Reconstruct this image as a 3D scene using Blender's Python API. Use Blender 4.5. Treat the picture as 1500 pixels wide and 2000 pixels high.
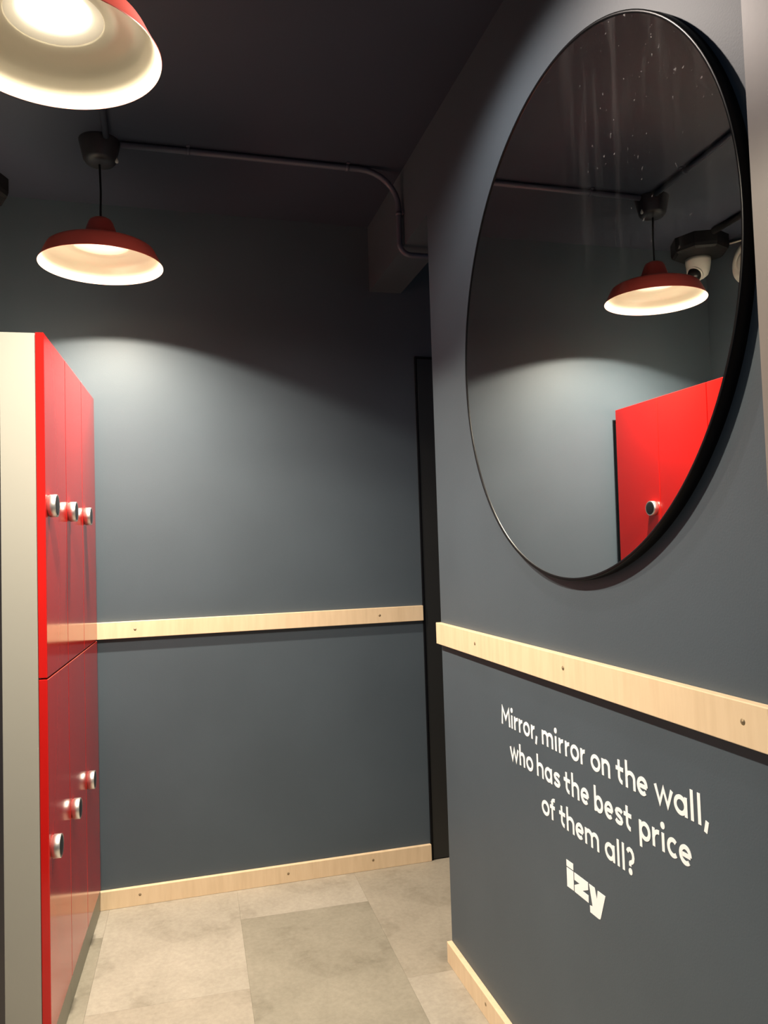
import bpy, bmesh, math, random
from mathutils import Vector, Matrix

random.seed(4)
PI = math.pi
scn = bpy.context.scene
col = scn.collection
for o in list(bpy.data.objects):
    bpy.data.objects.remove(o, do_unlink=True)

# ------------------------------------------------------------------ camera
cam_data = bpy.data.cameras.new('camera')
cam_data.sensor_fit = 'VERTICAL'
cam_data.sensor_height = 36.0
cam_data.sensor_width = 27.0
cam_data.lens = 27.0
cam_data.clip_start = 0.02
cam = bpy.data.objects.new('camera', cam_data)
col.objects.link(cam)
RT = Vector((0.9611999, -0.2740271, -0.0316828))
DN = Vector((-0.0177425, 0.0532024, -0.9984261))
FW = Vector((0.2752814, 0.9602493, 0.0462762))
cam.matrix_world = Matrix(((RT.x, -DN.x, -FW.x, 0.0), (RT.y, -DN.y, -FW.y, 0.0),
                           (RT.z, -DN.z, -FW.z, 1.32), (0, 0, 0, 1)))
scn.camera = cam

# ------------------------------------------------------------------ world and light levels
world = bpy.data.worlds.new('world')
scn.world = world
world.use_nodes = True
bgn = world.node_tree.nodes['Background']
bgn.inputs[0].default_value = (0.50, 0.70, 1.0, 1)
bgn.inputs[1].default_value = 0.13
scn.view_settings.view_transform = 'Standard'
scn.view_settings.look = 'None'
scn.view_settings.exposure = 0.0
scn.view_settings.gamma = 1.0
scn.view_settings.use_curve_mapping = False

PENDANT_POWER = 43.0
PENDANT_COLOR = (1.0, 0.88, 0.70)
SPOT_POWER = 32.0
SPOT_COLOR = (1.0, 0.87, 0.78)

# ceiling downlight just above the top edge of the picture
sd = bpy.data.lights.new('ceiling_downlight', 'SPOT')
sd.energy = SPOT_POWER
sd.color = SPOT_COLOR
sd.spot_size = math.radians(152)
sd.spot_blend = 0.5
sd.shadow_soft_size = 0.018
so = bpy.data.objects.new('ceiling_downlight', sd)
so.location = (0.39, 1.59, 2.665)
col.objects.link(so)

# ------------------------------------------------------------------ room numbers (metres)
D = 3.135            # back wall
XL = -0.79           # left wall
CE = 2.70            # ceiling
YD = 0.918           # doorway the picture is taken through
WY = 2.362           # free end of the right wall
HZ = 2.42            # underside of the header over the passage
w_ = math.radians(0.5)
NW = Vector((-math.cos(w_), math.sin(w_), 0))     # right wall normal, into the room
SW = Vector((-math.sin(w_), -math.cos(w_), 0))    # along the right wall, towards the camera
PW = Vector((0.858, 2.355, 0))


def wp(s, z, off=0.0):
    """point on the right wall: s along it towards the camera, z up, off into the room"""
    return PW + SW * s + NW * off + Vector((0, 0, z))


# ------------------------------------------------------------------ materials
def mat(name, color, rough=0.5, metal=0.0, spec=0.5, coat=0.0):
    m = bpy.data.materials.new(name)
    m.use_nodes = True
    b = m.node_tree.nodes['Principled BSDF']
    b.inputs['Base Color'].default_value = (*color, 1)
    b.inputs['Roughness'].default_value = rough
    b.inputs['Metallic'].default_value = metal
    b.inputs['Specular IOR Level'].default_value = spec
    b.inputs['Coat Weight'].default_value = coat
    return m


def N(m, t, **kw):
    n = m.node_tree.nodes.new(t)
    for k, v in kw.items():
        setattr(n, k, v)
    return n


def LK(m, a, b):
    m.node_tree.links.new(a, b)


def bsdf(m):
    return m.node_tree.nodes['Principled BSDF']


def noise(m, scale, detail=4, rough=0.5, sc=(1, 1, 1), coord='Object'):
    tc = N(m, 'ShaderNodeTexCoord')
    mp = N(m, 'ShaderNodeMapping')
    mp.inputs['Scale'].default_value = sc
    LK(m, tc.outputs[coord], mp.inputs['Vector'])
    n = N(m, 'ShaderNodeTexNoise')
    n.inputs['Scale'].default_value = scale
    n.inputs['Detail'].default_value = detail
    n.inputs['Roughness'].default_value = rough
    LK(m, mp.outputs['Vector'], n.inputs['Vector'])
    return n


def ramp(m, src, stops):
    r = N(m, 'ShaderNodeValToRGB')
    e = r.color_ramp.elements
    while len(e) < len(stops):
        e.new(0.5)
    for i, (p, c) in enumerate(stops):
        e[i].position = p
        e[i].color = (*c, 1)
    LK(m, src, r.inputs[0])
    return r


def bump(m, src, strength, dist=0.001):
    b = N(m, 'ShaderNodeBump')
    b.inputs['Strength'].default_value = strength
    b.inputs['Distance'].default_value = dist
    LK(m, src, b.inputs['Height'])
    LK(m, b.outputs[0], bsdf(m).inputs['Normal'])


def painted(name, color, rough, bstr=0.12):
    m = mat(name, color, rough, 0, 0.4)
    n1 = noise(m, 2.2, 3)
    c = color
    r = ramp(m, n1.outputs[0], [(0.3, tuple(v * 0.93 for v in c)), (0.7, tuple(v * 1.07 for v in c))])
    LK(m, r.outputs[0], bsdf(m).inputs['Base Color'])
    n2 = noise(m, 260, 2)
    bump(m, n2.outputs[0], bstr, 0.0012)
    return m


M = {}
M['wall'] = painted('slate_wall_paint', (0.063, 0.084, 0.106), 0.52)
M['ceiling'] = painted('dark_ceiling_paint', (0.029, 0.035, 0.056), 0.6)
M['black'] = mat('black_lacquer', (0.012, 0.012, 0.012), 0.32)
M['black_matt'] = mat('black_matt_plastic', (0.007, 0.007, 0.008), 0.55, 0, 0.3)
M['frame'] = mat('black_frame_metal', (0.004, 0.004, 0.005), 0.30, 0, 0.12)
M['door'] = mat('black_door_paint', (0.016, 0.016, 0.015), 0.42)
M['door_n'] = None
M['conduit'] = mat('dark_painted_conduit', (0.075, 0.077, 0.108), 0.4)
M['red'] = mat('red_laminate', (0.58, 0.012, 0.010), 0.13, 0, 0.5)
M['red_edge'] = M['red']
M['beige'] = mat('beige_laminate', (0.36, 0.35, 0.31), 0.45)
M['plinth'] = mat('grey_beige_plinth', (0.33, 0.33, 0.27), 0.45)
M['casing'] = mat('pale_door_casing', (0.23, 0.20, 0.18), 0.45)
M['shaded_casing'] = mat('shade_toned_doorway', (0.030, 0.022, 0.028), 0.6)  # unlit side of the doorway; its shade is put into this dark colour
M['metal'] = mat('brushed_steel', (0.78, 0.76, 0.73), 0.40, 1.0)
M['screw'] = mat('screw_steel', (0.33, 0.25, 0.15), 0.45, 0.5)
M['white_plastic'] = mat('white_plastic', (0.62, 0.61, 0.56), 0.4)
M['shade_red'] = mat('red_enamel', (0.80, 0.115, 0.08), 0.36, 0, 0.5)
M['shade_in'] = mat('cream_enamel', (0.52, 0.475, 0.375), 0.30, 0, 0.5)
M['cup'] = mat('white_reflector', (0.85, 0.82, 0.74), 0.35)
M['letter'] = mat('white_vinyl', (0.93, 0.95, 0.97), 0.5)

# noise on the lacquers so nothing is perfectly flat
for k, sc, st in (('door', 90, 0.05), ('beige', 140, 0.03), ('casing', 120, 0.05)):
    nn = noise(M[k], sc, 2)
    bump(M[k], nn.outputs[0], st)
# birch plywood: grain across the strip
m = mat('birch_plywood', (0.7, 0.5, 0.3), 0.42)
n1 = noise(m, 9, 4, 0.55, (6, 6, 0.7))
r1 = ramp(m, n1.outputs[0], [(0.25, (0.71, 0.545, 0.355)), (0.5, (0.77, 0.60, 0.40)), (0.75, (0.81, 0.64, 0.435))])
n2 = noise(m, 2.0, 3)
mx = N(m, 'ShaderNodeMix', data_type='RGBA', blend_type='MULTIPLY')
mx.inputs[0].default_value = 0.35
LK(m, r1.outputs[0], mx.inputs[6])
r2 = ramp(m, n2.outputs[0], [(0.3, (0.82, 0.78, 0.74)), (0.7, (1, 1, 1))])
LK(m, r2.outputs[0], mx.inputs[7])
LK(m, mx.outputs[2], bsdf(m).inputs['Base Color'])
bump(m, n1.outputs[0], 0.05)
M['wood'] = m

# concrete-look floor tile; each tile carries its own tone in its object colour
m = mat('concrete_tile', (0.4, 0.34, 0.25), 0.5, 0, 0.35)
oi = N(m, 'ShaderNodeObjectInfo')
na = noise(m, 3.2, 8, 0.68)
ra = ramp(m, na.outputs[0], [(0.34, (0.72, 0.71, 0.68)), (0.47, (0.97, 0.97, 0.96)), (0.66, (1.13, 1.13, 1.13))])
nb = noise(m, 60, 4, 0.7)
rb = ramp(m, nb.outputs[0], [(0.3, (0.88, 0.88, 0.88)), (0.65, (1.05, 1.05, 1.05))])
m1 = N(m, 'ShaderNodeMix', data_type='RGBA', blend_type='MULTIPLY')
m1.inputs[0].default_value = 1.0
LK(m, oi.outputs['Color'], m1.inputs[6])
LK(m, ra.outputs[0], m1.inputs[7])
m2 = N(m, 'ShaderNodeMix', data_type='RGBA', blend_type='MULTIPLY')
m2.inputs[0].default_value = 1.0
LK(m, m1.outputs[2], m2.inputs[6])
LK(m, rb.outputs[0], m2.inputs[7])
LK(m, m2.outputs[2], bsdf(m).inputs['Base Color'])
bump(m, nb.outputs[0], 0.06)
M['tile'] = m
M['slab'] = mat('floor_screed', (0.34, 0.31, 0.26), 0.8)

# mirror glass with wiping streaks near its top
m = mat('mirror_glass', (0.86, 0.88, 0.87), 0.0, 1.0)
tc = N(m, 'ShaderNodeTexCoord')
mp = N(m, 'ShaderNodeMapping')
mp.inputs['Scale'].default_value = (1, 9, 0.9)
LK(m, tc.outputs['Object'], mp.inputs['Vector'])
ns = N(m, 'ShaderNodeTexNoise')
ns.inputs['Scale'].default_value = 3.0
ns.inputs['Detail'].default_value = 5
LK(m, mp.outputs[0], ns.inputs['Vector'])
rs = ramp(m, ns.outputs[0], [(0.50, (0, 0, 0)), (0.78, (1, 1, 1))])
sx = N(m, 'ShaderNodeSeparateXYZ')
LK(m, tc.outputs['Object'], sx.inputs[0])
mr = N(m, 'ShaderNodeMapRange')
mr.inputs['From Min'].default_value = -0.05
mr.inputs['From Max'].default_value = 0.40
mr.inputs['To Min'].default_value = 0.0
mr.inputs['To Max'].default_value = 1.0
LK(m, sx.outputs[2], mr.inputs[0])
mr2 = N(m, 'ShaderNodeMapRange')
mr2.inputs['From Min'].default_value = 0.02
mr2.inputs['From Max'].default_value = -0.28
LK(m, sx.outputs[1], mr2.inputs[0])
mk = N(m, 'ShaderNodeMath', operation='MULTIPLY')
LK(m, mr.outputs[0], mk.inputs[0])
LK(m, mr2.outputs[0], mk.inputs[1])
nd = N(m, 'ShaderNodeTexNoise')
nd.inputs['Scale'].default_value = 95.0
nd.inputs['Detail'].default_value = 2
LK(m, tc.outputs['Object'], nd.inputs['Vector'])
rd = ramp(m, nd.outputs[0], [(0.70, (0, 0, 0)), (0.76, (1, 1, 1))])
ad = N(m, 'ShaderNodeMath', operation='MULTIPLY_ADD')
ad.inputs[1].default_value = 0.09
LK(m, rs.outputs[0], ad.inputs[0])
dm = N(m, 'ShaderNodeMath', operation='MULTIPLY')
dm.inputs[1].default_value = 0.5
LK(m, rd.outputs[0], dm.inputs[0])
LK(m, dm.outputs[0], ad.inputs[2])
mm = N(m, 'ShaderNodeMath', operation='MULTIPLY')
LK(m, ad.outputs[0], mm.inputs[0])
LK(m, mk.outputs[0], mm.inputs[1])
df = N(m, 'ShaderNodeBsdfDiffuse')
df.inputs[0].default_value = (0.7, 0.7, 0.68, 1)
ms = N(m, 'ShaderNodeMixShader')
LK(m, mm.outputs[0], ms.inputs[0])
LK(m, bsdf(m).outputs[0], ms.inputs[1])
LK(m, df.outputs[0], ms.inputs[2])
LK(m, ms.outputs[0], m.node_tree.nodes['Material Output'].inputs[0])
M['mirror'] = m

m = mat('lit_bulb', (1, 1, 1), 0.4)
bsdf(m).inputs['Emission Color'].default_value = (1.0, 0.89, 0.70, 1)
bsdf(m).inputs['Emission Strength'].default_value = 60.0
M['bulb'] = m


# ------------------------------------------------------------------ helpers
def link(name, bm, material, parent=None, smooth=False, loc=None):
    me = bpy.data.meshes.new(name)
    bm.normal_update()
    bm.to_mesh(me)
    bm.free()
    for mt in (material if isinstance(material, (list, tuple)) else [material]):
        me.materials.append(mt)
    if smooth:
        for p in me.polygons:
            p.use_smooth = True
    o = bpy.data.objects.new(name, me)
    col.objects.link(o)
    if parent:
        o.parent = parent
    if loc is not None:
        o.location = loc
    return o


def tag(o, label, cat, group=None):
    o['label'] = label
    o['category'] = cat
    if group:
        o['group'] = group
    return o


def thing(name, loc, label, cat, rotz=0.0, group=None):
    o = bpy.data.objects.new(name, None)
    o.empty_display_size = 0.1
    col.objects.link(o)
    o.location = loc
    o.rotation_euler = (0, 0, rotz)
    return tag(o, label, cat, group)


def struct(o):
    o['kind'] = 'structure'
    return o


def box(bm, lo, hi, bev=0.0, seg=2):
    r = bmesh.ops.create_cube(bm, size=1.0)
    vs = r['verts']
    lo, hi = Vector(lo), Vector(hi)
    for v in vs:
        v.co = Vector(((lo[i] + hi[i]) / 2 + v.co[i] * (hi[i] - lo[i]) for i in range(3)))
    if bev:
        es = list({e for v in vs for e in v.link_edges})
        bmesh.ops.bevel(bm, geom=es, offset=bev, segments=seg, affect='EDGES', profile=0.5)
    return bm


def boxm(lo, hi, bev=0.0, seg=2):
    return box(bmesh.new(), lo, hi, bev, seg)


def prism(bm, pts, vec):
    """pts: list of Vectors (planar outline); extruded along vec"""
    a = [bm.verts.new(p) for p in pts]
    b = [bm.verts.new(p + vec) for p in pts]
    n = len(pts)
    bm.faces.new(a)
    bm.faces.new(b[::-1])
    for i in range(n):
        bm.faces.new((a[i], b[i], b[(i + 1) % n], a[(i + 1) % n]))
    bmesh.ops.recalc_face_normals(bm, faces=bm.faces)
    return bm


def lathe(bm, prof, seg=64, close=False, mats=None):
    """prof: list of (r, z)"""
    rings = []
    for r, z in prof:
        if r < 1e-6:
            rings.append([bm.verts.new((0, 0, z))])
        else:
            rings.append([bm.verts.new((r * math.cos(2 * PI * i / seg), r * math.sin(2 * PI * i / seg), z))
                          for i in range(seg)])
    pairs = list(zip(rings[:-1], rings[1:]))
    if close:
        pairs.append((rings[-1], rings[0]))
    for k, (a, b) in enumerate(pairs):
        for i in range(seg):
            j = (i + 1) % seg
            if len(a) == 1 and len(b) == 1:
                continue
            if len(a) == 1:
                f = bm.faces.new((a[0], b[i], b[j]))
            elif len(b) == 1:
                f = bm.faces.new((a[i], a[j], b[0]))
            else:
                f = bm.faces.new((a[i], a[j], b[j], b[i]))
            f.smooth = True
            if mats:
                f.material_index = mats[k]
    bmesh.ops.recalc_face_normals(bm, faces=bm.faces)
    return bm


def tube(bm, pts, r, seg=12, caps=True):
    pts = [Vector(p) for p in pts]
    rings = []
    up = None
    for i, p in enumerate(pts):
        t = (pts[min(i + 1, len(pts) - 1)] - pts[max(i - 1, 0)]).normalized()
        if up is None:
            up = Vector((0, 0, 1)) if abs(t.z) < 0.9 else Vector((0, 1, 0))
        a = t.cross(up).normalized()
        b = a.cross(t).normalized()
        up = b
        rings.append([bm.verts.new(p + r * (math.cos(2 * PI * k / seg) * a + math.sin(2 * PI * k / seg) * b))
                      for k in range(seg)])
    for a, b in zip(rings[:-1], rings[1:]):
        for k in range(seg):
            f = bm.faces.new((a[k], a[(k + 1) % seg], b[(k + 1) % seg], b[k]))
            f.smooth = True
    if caps:
        bm.faces.new(rings[0][::-1])
        bm.faces.new(rings[-1])
    bmesh.ops.recalc_face_normals(bm, faces=bm.faces)
    return bm


def bend(p0, c, p1, n=8):
    """quarter-ish round from p0 to p1 with corner c"""
    p0, c, p1 = Vector(p0), Vector(c), Vector(p1)
    out = []
    for i in range(n + 1):
        t = i / n * PI / 2
        a, b = 1 - math.sin(t), 1 - math.cos(t)
        out.append(c + (p0 - c) * a + (p1 - c) * b)
    return out


# ------------------------------------------------------------------ floor with its tiles
XR = 1.95
floor = struct(link('floor', boxm((XL - 0.1, -0.9, -0.06), (XR + 0.1, D + 0.1, -0.004)), M['slab']))


def clip(poly, axis, val, keep_less):
    out = []
    for i in range(len(poly)):
        a, b = poly[i], poly[(i + 1) % len(poly)]
        ia = (a[axis] <= val) == keep_less
        ib = (b[axis] <= val) == keep_less
        if ia:
            out.append(a)
        if ia != ib:
            t = (val - a[axis]) / (b[axis] - a[axis])
            out.append(a + (b - a) * t)
    return out


TA = math.radians(1.9)
TU = Vector((math.cos(TA), -math.sin(TA)))     # across
TV = Vector((math.sin(TA), math.cos(TA)))      # along the room
T0 = Vector((0.2245, 2.42))
TWID, TLEN, TG = 0.470, 0.934, 0.0002
tones = {'light': (0.350, 0.315, 0.262), 'mid': (0.305, 0.272, 0.220), 'dark': (0.262, 0.238, 0.190),
         'warm': (0.325, 0.288, 0.236)}
# column index -> (joint position along the room, tones going away from the camera)
tcols = {-3: (0.02, {}), -2: (0.47, {0: 'light', -1: 'dark'}), -1: (0.0, {0: 'light', -1: 'warm', -2: 'mid'}),
         0: (0.452, {0: 'light', -1: 'dark', -2: 'light'}), 1: (-0.085, {0: 'mid', -1: 'light', -2: 'dark'}),
         2: (0.44, {}), 3: (0.1, {})}
for ci, (off, tn) in tcols.items():
    for k in range(-4, 2):
        u0, u1 = ci * TWID + TG, (ci + 1) * TWID - TG
        v0, v1 = off + k * TLEN + TG, off + (k + 1) * TLEN - TG
        poly = [T0 + TU * u + TV * v for u, v in ((u0, v0), (u1, v0), (u1, v1), (u0, v1))]
        for ax, val, less in ((0, XL, False), (0, XR, True), (1, -0.9, False), (1, D, True)):
            poly = clip(poly, ax, val, less) if len(poly) > 2 else []
        if len(poly) < 3:
            continue
        cx = sum((p for p in poly), Vector((0, 0))) / len(poly)
        bm = prism(bmesh.new(), [Vector((p.x - cx.x, p.y - cx.y, 0)) for p in poly], Vector((0, 0, -0.004)))
        t = link('tile', bm, M['tile'], floor, loc=(cx.x, cx.y, 0))
        tone = tones[tn.get(k, random.choice(['light', 'mid', 'warm']))]
        t.color = (*tone, 1)

# ------------------------------------------------------------------ walls and ceiling
struct(link('ceiling', boxm((XL - 0.1, YD - 0.10, CE), (XR + 0.1, D + 0.1, CE + 0.1)), M['ceiling']))
struct(link('wall_back', boxm((XL - 0.1, D, 0), (XR + 0.1, D + 0.1, CE)), M['wall']))
struct(link('wall_left', boxm((XL - 0.1, YD - 0.10, 0), (XL, D, CE)), M['wall']))
struct(link('wall_far_right', boxm((XR, WY - 0.5, 0), (XR + 0.1, D, CE)), M['wall']))

# right wall: full height up to its free end, then only the header over the passage
s_end = -(WY - 2.355)
s_back = -(D - 2.355) / math.cos(w_) - 0.0
s_cam = 2.355 - YD + 0.10
outline = [(s_end, 0.0), (s_cam, 0.0), (s_cam, CE), (s_back, CE), (s_back, HZ), (s_end, HZ)]
bm = prism(bmesh.new(), [wp(s, z) for s, z in outline], -NW * 0.14)
struct(link('wall_right', bm, M['wall']))

# wall with the doorway the camera looks through
bm = bmesh.new()
box(bm, (XL, YD - 0.10, 0), (-0.1705, YD - 0.002, CE))
box(bm, (-0.1705, YD - 0.10, 2.32), (0.84, YD - 0.002, CE))
struct(link('wall_front', bm, M['shaded_casing']))

# pale casing at the right edge of the picture
bm = bmesh.new()
YT = 0.8835
prism(bm, [wp(2.355 - YT, 0.0, 0.0), wp(2.355 - YT, 0.0, 0.032), wp(2.355 - YT + 0.026, 0.0, 0.032),
           wp(2.355 - YT + 0.028, 0.0, 0.036), wp(2.355 - YT + 0.095, 0.0, 0.036), wp(2.355 - YT + 0.095, 0.0, 0.0)],
      Vector((0, 0, 2.32)))
struct(link('trim_1', bm, M['casing']))

# black door in the corner
bm = bmesh.new()
box(bm, (1.056, D - 0.012, 0), (1.064, D, 2.144), 0.001)
box(bm, (1.064, D - 0.012, 2.136), (1.944, D, 2.144), 0.001)
box(bm, (1.936, D - 0.012, 0), (1.944, D, 2.136), 0.001)
d1 = struct(link('door_1', bm, M['frame']))
link('door_leaf', boxm((1.066, D - 0.009, 0.004), (1.934, D, 2.134), 0.001), M['door'], d1)


# ------------------------------------------------------------------ plywood strips
def screw_mesh():
    bm = bmesh.new()
    lathe(bm, [(0, 0.0012), (0.0016, 0.0012), (0.0020, 0.0004), (0.0046, 0.0006), (0.0052, 0.0), (0.0052, -0.002)], 20)
    me = bpy.data.meshes.new('screw')
    bm.to_mesh(me)
    bm.free()
    me.materials.append(M['screw'])
    return me


SCREW = screw_mesh()


def screw(parent, p, normal):
    o = bpy.data.objects.new('screw', SCREW)
    col.objects.link(o)
    o.parent = parent
    o.rotation_mode = 'QUATERNION'
    o.rotation_quaternion = Vector(normal).to_track_quat('Z', 'Y')
    o.location = p
    return o


RTH = 0.018


def strip_back(x0, x1, z0, z1):
    return boxm((x0, D - RTH, z0), (x1, D, z1), 0.0015)


def strip_right(s0, s1, z0, z1):
    bm = bmesh.new()
    prism(bm, [wp(s0, z0), wp(s0, z0, RTH), wp(s1, z0, RTH), wp(s1, z0)], Vector((0, 0, z1 - z0)))
    bmesh.ops.bevel(bm, geom=list(bm.edges), offset=0.0015, segments=2, affect='EDGES', profile=0.5)
    return bm


rb_ = tag(link('wall_rail', strip_back(-0.2585, 1.054, 1.005, 1.0685), M['wood']),
          'pale plywood rail across the slate wall between red lockers and black door', 'rail')
for x, z in ((-0.115, 1.037), (0.86, 1.037)):
    screw(rb_, (x, D - RTH, z), (0, -1, 0))
rr_ = tag(link('wall_rail', strip_right(-0.008, 1.434, 1.005, 1.0725), M['wood']),
          'pale plywood rail under the round mirror, above the white lettering', 'rail')
for s, z in ((0.3222, 1.041), (0.8312, 1.0444), (1.3807, 1.0423)):
    screw(rr_, wp(s, z, RTH), NW)
b1 = struct(link('baseboard_back', strip_back(-0.2585, 1.055, 0.0, 0.0677), M['wood']))
for x, z in ((-0.113, 0.04), (0.45, 0.036), (0.800, 0.040)):
    screw(b1, (x, D - RTH, z), (0, -1, 0))
b2 = struct(link('baseboard_right', strip_right(-0.008, 1.434, 0.0, 0.064), M['wood']))
screw(b2, wp(0.3037, 0.040, RTH), NW)

# ------------------------------------------------------------------ red lockers
YAW = math.radians(3.186)
E0 = Vector((-0.2499, 3.1118, 0))
edges = [0.013, 0.314, 0.615, 0.921]
KN_R, KN_L = 0.0305, 0.023
labels = ['red two-door locker column farthest back, beside the slate wall',
          'middle red two-door locker column, between the two others',
          'nearest red two-door locker column with the beige side panel']


def knob_parts(door, y, z):
    bm = lathe(bmesh.new(), [(0, 0), (KN_R * 0.93, 0), (KN_R * 0.93, 0.003), (KN_R, 0.004), (KN_R, KN_L - 0.001),
                             (KN_R - 0.001, KN_L), (KN_R - 0.0035, KN_L), (KN_R - 0.004, KN_L - 0.001), (0, KN_L - 0.001)], 48)
    bmesh.ops.rotate(bm, verts=bm.verts, cent=(0, 0, 0), matrix=Matrix.Rotation(PI / 2, 3, 'Y'))
    k = link('knob', bm, M['metal'], door, loc=(0.0, y, z))
    bm = lathe(bmesh.new(), [(0, KN_L + 0.0006), (KN_R * 0.72, KN_L + 0.0005), (KN_R - 0.0042, KN_L - 0.0002),
                             (KN_R - 0.0042, KN_L - 0.001)], 48)
    bmesh.ops.rotate(bm, verts=bm.verts, cent=(0, 0, 0), matrix=Matrix.Rotation(PI / 2, 3, 'Y'))
    f = link('knob_face', bm, M['black'], door, loc=(0.0, y, z))
    f['label'] = 'round black keypad face'


for i in range(3):
    ya, yb = -edges[i], -edges[i + 1]
    yc = (ya + yb) / 2
    base = E0 + Matrix.Rotation(-YAW, 3, 'Z') @ Vector((-0.22, yc, 0))
    root = thing('locker', base, labels[i], 'locker', -YAW, 'red locker columns')
    q = -0.22

    def L(lo, hi, b=0.0):
        return boxm((lo[0] - q, lo[1] - yc, lo[2]), (hi[0] - q, hi[1] - yc, hi[2]), b)
    body = link('body', L((-0.45, yb + 0.0005, 0.085), (-0.0225, ya - 0.0005, 1.9205), 0.0008), M['beige'], root)
    body['label'] = 'beige locker body'
    pl = link('plinth', L((-0.44, yb + 0.0005, 0.0), (-0.004, ya - 0.0005, 0.0835), 0.0008), M['plinth'], root)
    pl['label'] = 'greyish beige plinth'
    if i == 0:
        fp = link('black_strip', L((-0.05, ya + 0.0005, 0.10), (-0.012, 0.0165, 1.866)), M['black_matt'], root)  # plain black strip in the gap between far locker and back wall
        fp['label'] = 'black strip beside the back wall'
    for z0, z1, zk in ((0.0875, 1.0035, 0.560), (1.0070, 1.9230, 1.4605)):
        dr = link('door', L((-0.0215, yb + 0.001, z0), (0.0, ya - 0.001, z1), 0.002), M['red'], root)
        dr['label'] = 'upper red door' if z0 > 1 else 'lower red door'
        # children of the door are placed in the same local frame
        ys = yb + 0.042 - yc
        knob_parts(dr, ys, zk)
        for c in dr.children:
            c.location.x = -q

# ------------------------------------------------------------------ pendant lamps
OUT = [(0.1963, 0.0), (0.1967, 0.0015), (0.1940, 0.005), (0.1830, 0.027), (0.1725, 0.049), (0.1685, 0.0555),
       (0.1600, 0.0610), (0.1480, 0.0655), (0.1250, 0.0705), (0.1000, 0.0755), (0.0800, 0.0800), (0.0680, 0.0850),
       (0.0625, 0.0890), (0.0615, 0.0925), (0.0590, 0.0940), (0.0575, 0.0980), (0.0550, 0.1005), (0.0500, 0.1130),
       (0.0440, 0.1300), (0.0390, 0.1440), (0.0340, 0.1520), (0.0260, 0.1570), (0.0120, 0.1582), (0.0, 0.1582)]


def fix_out():
    # keep the outer skin outside the inner reflector cup
    o = []
    for r, z in OUT:
        o.append((r, z))
    return o


def pendant(c, n, label):
    n = Vector(n).normalized()
    rot = Vector((0, 0, 1)).rotation_difference(n)
    root = thing('pendant_lamp', c, label, 'lamp', 0, 'red enamel pendant lamps')
    prof = fix_out()
    bm = bmesh.new()
    lathe(bm, prof, 96)
    sh = link('shade', bm, M['shade_red'], root)
    sh.rotation_mode = 'QUATERNION'
    sh.rotation_quaternion = rot
    bm = bmesh.new()
    lathe(bm, [(0.0900, 0.0735), (0.0925, 0.0708), (0.1200, 0.0665), (0.1420, 0.0625), (0.1560, 0.0575), (0.1640, 0.0525),
               (0.1690, 0.0480), (0.1810, 0.0262), (0.1925, 0.0035), (0.1960, 0.0002)], 96)
    inn = link('shade_lining', bm, M['shade_in'], root)
    inn['label'] = 'glossy cream inside of the shade'
    inn.rotation_mode = 'QUATERNION'
    inn.rotation_quaternion = rot
    bm = lathe(bmesh.new(), [(0.0, 0.113), (0.036, 0.112), (0.047, 0.107), (0.053, 0.0970), (0.060, 0.0870), (0.0740, 0.0795),
                             (0.0900, 0.0735)], 64)
    cu = link('reflector', bm, M['cup'], root)
    cu['label'] = 'bright white reflector around the bulb'
    cu.rotation_mode = 'QUATERNION'
    cu.rotation_quaternion = rot
    bm = bmesh.new()
    pr = []
    for k in range(13):
        t = -PI / 2 + k / 12 * PI * 0.78
        pr.append((max(0.0, 0.030 * math.cos(t)), 0.0985 + 0.0115 * math.sin(t)))
    pr[0] = (0.0, pr[0][1])
    lathe(bm, pr, 40)
    bu = link('bulb', bm, M['bulb'], root)
    bu['label'] = 'glowing warm white bulb'
    bu.rotation_mode = 'QUATERNION'
    bu.rotation_quaternion = rot
    ld = bpy.data.lights.new('bulb_light', 'AREA')
    ld.shape = 'DISK'
    ld.size = 0.054
    ld.spread = math.radians(143)
    ld.energy = PENDANT_POWER
    ld.color = PENDANT_COLOR
    lo = bpy.data.objects.new('bulb_light', ld)
    col.objects.link(lo)
    lo.parent = root
    lo.rotation_mode = 'QUATERNION'
    lo.rotation_quaternion = rot
    lo.location = n * 0.0862
    top = n * 0.157
    z_c = 2.622 - c[2]
    tube_pts = [(top.x, top.y, top.z - 0.002), (top.x * 0.9, top.y * 0.9, top.z + 0.03),
                (top.x + 0.0015, top.y * 0.8, (top.z + z_c) / 2), (top.x - 0.001, top.y, z_c + 0.004)]
    cd = link('cord', tube(bmesh.new(), tube_pts, 0.0035, 10), M['black_matt'], root)
    cd['label'] = 'thin black cord'
    bm = lathe(bmesh.new(), [(0, -0.0005), (0.030, 0.0), (0.044, 0.004), (0.0505, 0.012), (0.0530, 0.016), (0.066, CE - 2.622 - 0.003),
                             (0.066, CE - 2.622), (0, CE - 2.622)], 48)
    cn = link('canopy', bm, M['ceiling_cup'], root, loc=(top.x, top.y, z_c))
    cn['label'] = 'dark ceiling cup'
    bm = lathe(bmesh.new(), [(0, 0.0), (0.0045, 0.001), (0.0058, 0.005), (0.0050, 0.010), (0.0025, 0.015), (0.001, 0.019),
                             (0, 0.019)], 20)
    st = link('cord_stop', bm, M['white_plastic'], root, loc=(top.x + 0.054, top.y - 0.010, z_c + 0.006))
    st['label'] = 'small white cord stop'
    return root


M['ceiling_cup'] = mat('dark_cup_plastic', (0.026, 0.023, 0.027), 0.4)
pendant((-0.1839, 2.6545, 2.2799), (-0.0051, -0.0223, 1), 'red enamel pendant lamp hanging near the slate back wall')
pendant((-0.1844, 1.5472, 2.2897), (-0.0294, -0.0182, 1), 'nearest red pendant lamp, cut off by the top left edge')

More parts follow.
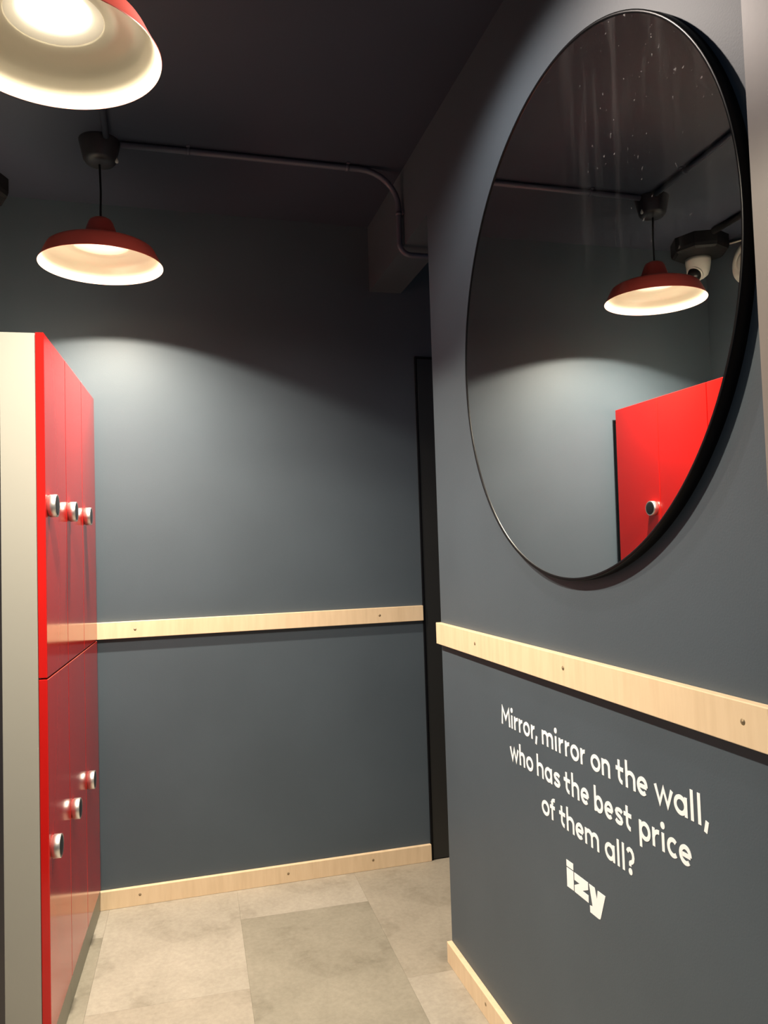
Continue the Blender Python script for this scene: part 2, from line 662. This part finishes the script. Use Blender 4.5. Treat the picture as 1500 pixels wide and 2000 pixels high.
# ------------------------------------------------------------------ conduits on the ceiling
r_ = 0.0105
zc = CE - r_ - 0.002
xw = 0.8555 - r_ - 0.001
yc_ = 2.622
pts = [(-0.118, yc_ + 0.010, zc), (0.25, yc_ + 0.004, zc), (0.66, yc_, zc)]
pts += bend((0.70, yc_, zc), (xw, yc_, zc), (xw, yc_, zc - 0.13))
zh = HZ - 0.035
pts += bend((xw, yc_, zh + 0.04), (xw, yc_, zh), (xw + 0.04, yc_, zh))
pts += [(1.25, yc_, zh)]
t = thing('conduit', (0.4, yc_, CE), 'dark conduit along the ceiling, bending down the header into the passage', 'pipe')


def rel(p, base):
    return [Vector(a) - Vector(base) for a in p]


bs = (0.4, yc_, CE)
link('pipe', tube(bmesh.new(), rel(pts, bs), r_, 14), M['conduit'], t)
for p, ax in (((0.10, yc_ + 0.006, zc), 0), ((0.655, yc_, zc), 0), ((xw, yc_, 2.535), 2), ((1.05, yc_, zh), 0)):
    bm = bmesh.new()
    a = Vector(p) - Vector(bs)
    e = Vector((1, 0, 0)) if ax == 0 else Vector((0, 0, 1))
    tube(bm, [a - e * 0.006, a + e * 0.006], r_ + 0.0018, 14)
    if ax == 0:
        zt = 0.0 if p[2] > 2.5 else HZ - CE
        box(bm, (a.x - 0.006, a.y - 0.022, zt - 0.004), (a.x + 0.006, a.y + 0.022, zt))
        box(bm, (a.x - 0.005, a.y - 0.004, a.z + r_ - 0.001), (a.x + 0.005, a.y + 0.004, zt))
    else:
        box(bm, (a.x + r_ - 0.002, a.y - 0.022, a.z - 0.006), (a.x + r_ + 0.0015, a.y + 0.022, a.z + 0.006))
    link('clip', bm, M['conduit'], t)

t = thing('conduit', (-0.18, 2.1, CE), 'straight dark conduit between the two pendant lamps, seen in the mirror', 'pipe')
link('pipe', tube(bmesh.new(), [(0.02, -0.48, -0.0125), (0.02, 0.485, -0.0125)], r_, 14), M['ceiling'], t)
for y in (-0.3, 0.3):
    bm = tube(bmesh.new(), [(0.02, y - 0.006, -0.0125), (0.02, y + 0.006, -0.0125)], r_ + 0.0018, 14)
    box(bm, (-0.002, y - 0.006, -0.004), (0.042, y + 0.006, 0))
    link('clip', bm, M['ceiling'], t)
t = thing('conduit', (-0.63, 2.3, CE), 'black conduit running to the security camera, seen in the mirror', 'pipe')
link('pipe', tube(bmesh.new(), [(-0.08, -1.0, -0.016), (0.01, 0.553, -0.016)], 0.014, 14), M['black_matt'], t)

# ------------------------------------------------------------------ camera, disc and cable seen in the mirror
pc = Vector((-0.648, 2.990, CE))
t = thing('security_camera', pc, 'white security camera on a black ceiling plate, seen in the mirror', 'camera')
bm = lathe(bmesh.new(), [(0, -0.072), (0.110, -0.072), (0.122, -0.064), (0.126, -0.050), (0.126, 0.0), (0, 0)], 8)
for f in bm.faces:
    f.smooth = False
o = link('mount_plate', bm, M['black_matt'], t)
o['label'] = 'black mounting plate'
BC = Vector((-0.019, 0.040, 0.004))
bm = lathe(bmesh.new(), [(0, -0.172), (0.024, -0.167), (0.042, -0.153), (0.050, -0.132), (0.0545, -0.104), (0.056, -0.090),
                         (0.056, -0.075), (0, -0.075)], 40)
o = link('body', bm, M['white_plastic'], t, loc=BC)
aim = Vector((0.75, -0.20, -0.62)).normalized()
bm = bmesh.new()
bmesh.ops.create_uvsphere(bm, u_segments=24, v_segments=14, radius=0.033)
for f in bm.faces:
    f.smooth = True
o = link('lens_ball', bm, M['black'], t, loc=BC + Vector((0, 0, -0.130)) + aim * 0.030)
o['label'] = 'black lens ball'
bm = lathe(bmesh.new(), [(0.031, -0.006), (0.038, -0.004), (0.0395, 0.002), (0.037, 0.008), (0.032, 0.006)], 32, close=True)
o = link('lens_ring', bm, M['white_plastic'], t, loc=BC + Vector((0, 0, -0.130)) + aim * 0.030)
o.rotation_mode = 'QUATERNION'
o.rotation_quaternion = aim.to_track_quat('Z', 'Y')

bm = lathe(bmesh.new(), [(0, 0.030), (0.030, 0.0295), (0.045, 0.028), (0.047, 0.026), (0.049, 0.028), (0.075, 0.024), (0.092, 0.015),
                         (0.098, 0.004), (0.098, 0), (0, 0)], 48)
bmesh.ops.rotate(bm, verts=bm.verts, cent=(0, 0, 0), matrix=Matrix.Rotation(PI / 2, 3, 'Y'))
t = tag(link('wall_disc', bm, M['white_plastic'], loc=(XL, 2.845, 2.556)),
        'round white disc on the dark side wall at the right edge of the mirror', 'detector')

bm = tube(bmesh.new(), [(XL + 0.005, 2.985, 2.688), (XL + 0.005, 2.868, 2.664), (XL + 0.005, 2.60, 2.61)], 0.004, 10)
bmesh.ops.create_uvsphere(bm, u_segments=14, v_segments=8, radius=0.0075,
                          matrix=Matrix.Translation((XL + 0.0077, 2.985, 2.688)))
tag(link('cable', bm, M['white_plastic']), 'thin white cable above the white disc, seen in the mirror', 'cable')

# ------------------------------------------------------------------ round mirror
MU = Vector((0.0202, 0.9998, 0.0))
MV = Vector((0.0049, -0.0001, 1.0))
MN = Vector((-0.9998, 0.0202, 0.0049))
MC = Vector((0.8334, 1.4793, 1.8059))
MR = 0.5695
SEG = 160
t = thing('round_mirror', (wp(0.876, 1.236).x - 0.01, 1.4793, MC.z - MR), 'large round wall mirror with a deep black rim above the rail',
          'mirror')
tb = t.location.copy()
bm = bmesh.new()
rings = []
for key in range(6):
    ring = []
    for i in range(SEG):
        a = 2 * PI * i / SEG
        d = MU * math.cos(a) + MV * math.sin(a)
        if key in (0, 1):            # outer side, back on the wall then front
            f = MC + d * MR
            if key == 0:
                dist = (f - PW).dot(NW)
                p = f - NW * dist
            else:
                p = f - MN * 0.0008
        elif key == 2:
            p = MC + d * (MR - 0.0008)
        elif key == 3:
            p = MC + d * (MR - 0.0058)
        elif key == 4:
            p = MC + d * (MR - 0.0065) - MN * 0.0006
        else:
            p = MC + d * (MR - 0.0065) - MN * 0.0045
        ring.append(bm.verts.new(p - tb))
    rings.append(ring)
for a, b in zip(rings[:-1], rings[1:]):
    for i in range(SEG):
        f = bm.faces.new((a[i], a[(i + 1) % SEG], b[(i + 1) % SEG], b[i]))
        f.smooth = True
bmesh.ops.recalc_face_normals(bm, faces=bm.faces)
o = link('frame', bm, M['frame'], t)
o['label'] = 'deep black rim'
bm = bmesh.new()
vs = []
gl = MC - MN * 0.0022
vs = [bm.verts.new(MU * math.cos(2 * PI * i / SEG) * (MR - 0.0063) + MV * math.sin(2 * PI * i / SEG) * (MR - 0.0063)) for i in range(SEG)]
f = bm.faces.new(vs)
ex = bmesh.ops.extrude_face_region(bm, geom=[f])
for v in ex['geom']:
    if isinstance(v, bmesh.types.BMVert):
        v.co = v.co - MN * 0.002
bmesh.ops.recalc_face_normals(bm, faces=bm.faces)
o = link('glass', bm, M['mirror'], t, loc=gl - tb)
o['label'] = 'reflecting glass'

# ------------------------------------------------------------------ white lettering on the wall
XH = 0.0340
SWD = 0.0079
HWX = SWD / 2
HY = HWX / XH


def arc(cx, cy, rx, ry, a0, a1, n=16):
    return [(cx + rx * math.cos(math.radians(a0 + (a1 - a0) * i / n)), cy + ry * math.sin(math.radians(a0 + (a1 - a0) * i / n)))
            for i in range(n + 1)]


RY = 0.5 - HY + 0.015
OV = arc(0.5, 0.5, 0.5, RY, 0, 360, 28)


def arch(x0, x1):
    c = (x0 + x1) / 2
    return arc(c, 0.60, c - x0, 0.40 - HY + 0.015, 180, 0, 14) + [(x1, 0.0)]


GL = {
    'M': [[(0.0, 0.0), (0.07, 1.30), (0.5, 0.50), (0.93, 1.30), (1.0, 0.0)]],
    'i': [[(0.5, 0.0), (0.5, 0.98)], 'dot:0.5:1.36'],
    'l': [[(0.5, 0.0), (0.5, 1.53)]],
    'r': [[(0.0, 0.0), (0.0, 0.99)], arc(0.95, 0.42, 0.95, 0.45, 180, 80, 12)],
    'o': [OV],
    ',': [[(0.75, 0.33), (0.30, -0.24)]],
    'm': [[(0.0, 0.0), (0.0, 0.99)], arch(0.0, 0.5), arch(0.5, 1.0)],
    'n': [[(0.0, 0.0), (0.0, 0.99)], arch(0.0, 1.0)],
    'h': [[(0.0, 0.0), (0.0, 1.53)], arch(0.0, 1.0)],
    't': [[(0.36, 1.36), (0.36, 0.42)] + arc(0.86, 0.42, 0.5, 0.29, 190, 275, 8), [(-0.16, 0.86), (1.10, 0.86)]],
    'e': [[(0.0, 0.50), (1.0, 0.50)], arc(0.5, 0.5, 0.5, RY, 0, 312, 26)],
    'w': [[(0.0, 0.99), (0.26, 0.10), (0.5, 0.90), (0.74, 0.10), (1.0, 0.99)]],
    'a': [arc(0.48, 0.5, 0.48, RY, 0, 360, 28), [(1.0, 0.0), (1.0, 0.99)]],
    's': [[(1.0, 0.76), (0.86, 0.84), (0.66, 0.875), (0.42, 0.875), (0.20, 0.83), (0.09, 0.72), (0.16, 0.61), (0.36, 0.54),
           (0.66, 0.47), (0.88, 0.39), (0.95, 0.28), (0.84, 0.17), (0.62, 0.125), (0.38, 0.125), (0.16, 0.16), (0.0, 0.25)]],
    'b': [[(0.0, 0.0), (0.0, 1.53)], arc(0.52, 0.5, 0.48, RY, 0, 360, 28)],
    'p': [[(0.0, -0.46), (0.0, 0.99)], arc(0.52, 0.5, 0.48, RY, 0, 360, 28)],
    'c': [arc(0.55, 0.5, 0.55, RY, 48, 312, 22)],
    'f': [[(0.38, 0.0), (0.38, 1.14)] + arc(0.90, 1.14, 0.52, 0.25, 180, 75, 8), [(-0.10, 0.86), (1.0, 0.86)]],
    '?': [[(0.0, 1.20), (0.14, 1.33), (0.40, 1.40), (0.70, 1.36), (0.92, 1.22), (1.0, 1.04), (0.92, 0.85), (0.74, 0.74), (0.50, 0.68),
           (0.42, 0.62), (0.42, 0.46)], 'dot:0.42:0.16'],
}


def ribbon(bm, pts, hw, T):
    """flat stroke of half width hw along pts (s, z); front and sides, standing proud of the wall"""
    P = [Vector(p) for p in pts]
    closed = (P[0] - P[-1]).length < 1e-5
    if closed:
        P = P[:-1]
    n = len(P)
    L_, R_ = [], []
    for i in range(n):
        if closed:
            d0 = (P[i] - P[i - 1]).normalized()
            d1 = (P[(i + 1) % n] - P[i]).normalized()
        else:
            d0 = (P[i] - P[i - 1]).normalized() if i else (P[1] - P[0]).normalized()
            d1 = (P[i + 1] - P[i]).normalized() if i < n - 1 else d0
        t = (d0 + d1)
        t = t.normalized() if t.length > 1e-6 else d0
        nn_ = Vector((-t.y, t.x))
        k = min(1.9, 1.0 / max(0.3, nn_.dot(Vector((-d0.y, d0.x)))))
        L_.append(P[i] + nn_ * hw * k)
        R_.append(P[i] - nn_ * hw * k)

    def V(p, off):
        return bm.verts.new(wp(p.x, p.y, off))
    lf, rf = [V(p, T) for p in L_], [V(p, T) for p in R_]
    lb, rb = [V(p, 0) for p in L_], [V(p, 0) for p in R_]
    for i in range(n if closed else n - 1):
        j = (i + 1) % n
        bm.faces.new((lf[i], lf[j], rf[j], rf[i]))
        bm.faces.new((lb[i], lb[j], lf[j], lf[i]))
        bm.faces.new((rf[i], rf[j], rb[j], rb[i]))
    if not closed:
        bm.faces.new((lb[0], lf[0], rf[0], rb[0]))
        bm.faces.new((lf[-1], lb[-1], rb[-1], rf[-1]))


def dot(bm, s, z, r):
    n = 18
    c = [wp(s + r * math.cos(2 * PI * i / n), z + r * math.sin(2 * PI * i / n)) for i in range(n)]
    prism(bm, c, NW * 0.0006)


def glyph(ch, s0, s1, base):
    bm = bmesh.new()
    if ch in 'il':
        mid = (s0 + s1) / 2
        a, b = mid - HWX, mid + HWX
    else:
        a, b = s0, s1
    x0, wdt = a + HWX, (b - a - SWD)
    for k, st in enumerate(GL[ch]):
        T = 0.0006 + 0.0002 * k
        if isinstance(st, str):
            _, x, y = st.split(':')
            dot(bm, x0 + float(x) * wdt, base + float(y) * XH, 0.0064)
        elif ch == ',':
            ribbon(bm, [(a + x * (b - a), base + y * XH) for x, y in st], HWX * 1.05, T)
        else:
            ribbon(bm, [(x0 + x * wdt, base + y * XH) for x, y in st], HWX, T)
    bmesh.ops.recalc_face_normals(bm, faces=bm.faces)
    return bm


LINES = [
    (0.8435, [('M', .449, .5031), ('i', .508, .5204), ('r', .5273, .5525), ('r', .5553, .5784), ('o', .5805, .6172), ('r', .6239, .6458),
              (',', .6453, .6553), ('m', .6806, .7372), ('i', .7444, .7548), ('r', .7633, .7868), ('r', .7921, .8145), ('o', .8162, .8535),
              ('r', .8594, .8811), ('o', .9011, .9388), ('n', .944, .9758), ('t', .9961, 1.0248), ('h', 1.0295, 1.0631),
              ('e', 1.0678, 1.1021), ('w', 1.1211, 1.1769), ('a', 1.1782, 1.2152), ('l', 1.2228, 1.2318), ('l', 1.2414, 1.2504),
              (',', 1.2561, 1.2678)]),
    (0.7612, [('w', .4945, .5478), ('h', .5517, .5829), ('o', .5899, .6278), ('h', .6478, .6825), ('a', .6886, .725), ('s', .7314, .7635),
              ('t', .7802, .8105), ('h', .815, .848), ('e', .854, .8878), ('b', .9087, .9431), ('e', .9482, .9804), ('s', .9849, 1.015),
              ('t', 1.0172, 1.0458), ('p', 1.0681, 1.1042), ('r', 1.1094, 1.133), ('i', 1.1362, 1.1472), ('c', 1.1529, 1.1834),
              ('e', 1.1864, 1.2206)]),
    (0.6785, [('o', .6658, .7045), ('f', .7066, .7357), ('t', .7519, .7816), ('h', .7858, .82), ('e', .8255, .8595), ('m', .8646, .9211),
              ('a', .9425, .9796), ('l', .9866, .9971), ('l', 1.0053, 1.0141), ('?', 1.0202, 1.0479)]),
]
t = thing('wall_lettering', wp(0.86, 0.674, 0.0), 'three lines of white lettering on the dark wall under the rail', 'lettering')
tb = t.location.copy()
for base, row in LINES:
    for ch, s0, s1 in row:
        bm = glyph(ch, s0, s1, base)
        bmesh.ops.translate(bm, verts=bm.verts, vec=-tb)
        link('letter', bm, M['letter'], t)

LOGO = [
    [[(.7764, .6115), (.8071, .6125), (.8068, .5984), (.7764, .5974)], [(.7765, .5944), (.8069, .5956), (.8058, .5540), (.7760, .5524)]],
    [[(.8101, .5958), (.8684, .5970), (.8681, .5815), (.8431, .5696), (.8684, .5702), (.8679, .5546), (.8092, .5538), (.8095, .5686),
      (.8319, .5801), (.8096, .5796)]],
    [[(.8722, .5965), (.8950, .5972), (.9023, .5766), (.9064, .5960), (.9362, .5968), (.9150, .5450), (.9125, .5405), (.9069, .5386),
      (.8728, .5380), (.8724, .5520), (.8833, .5542)]],
]
t = thing('wall_logo', wp(0.856, 0.538, 0.0), 'small bold white logo below the lettering on the dark wall', 'logo')
tb = t.location.copy()
for polys in LOGO:
    bm = bmesh.new()
    for pl in polys:
        prism(bm, [wp(s, z) - tb for s, z in pl], NW * 0.0006)
    link('letter', bm, M['letter'], t)
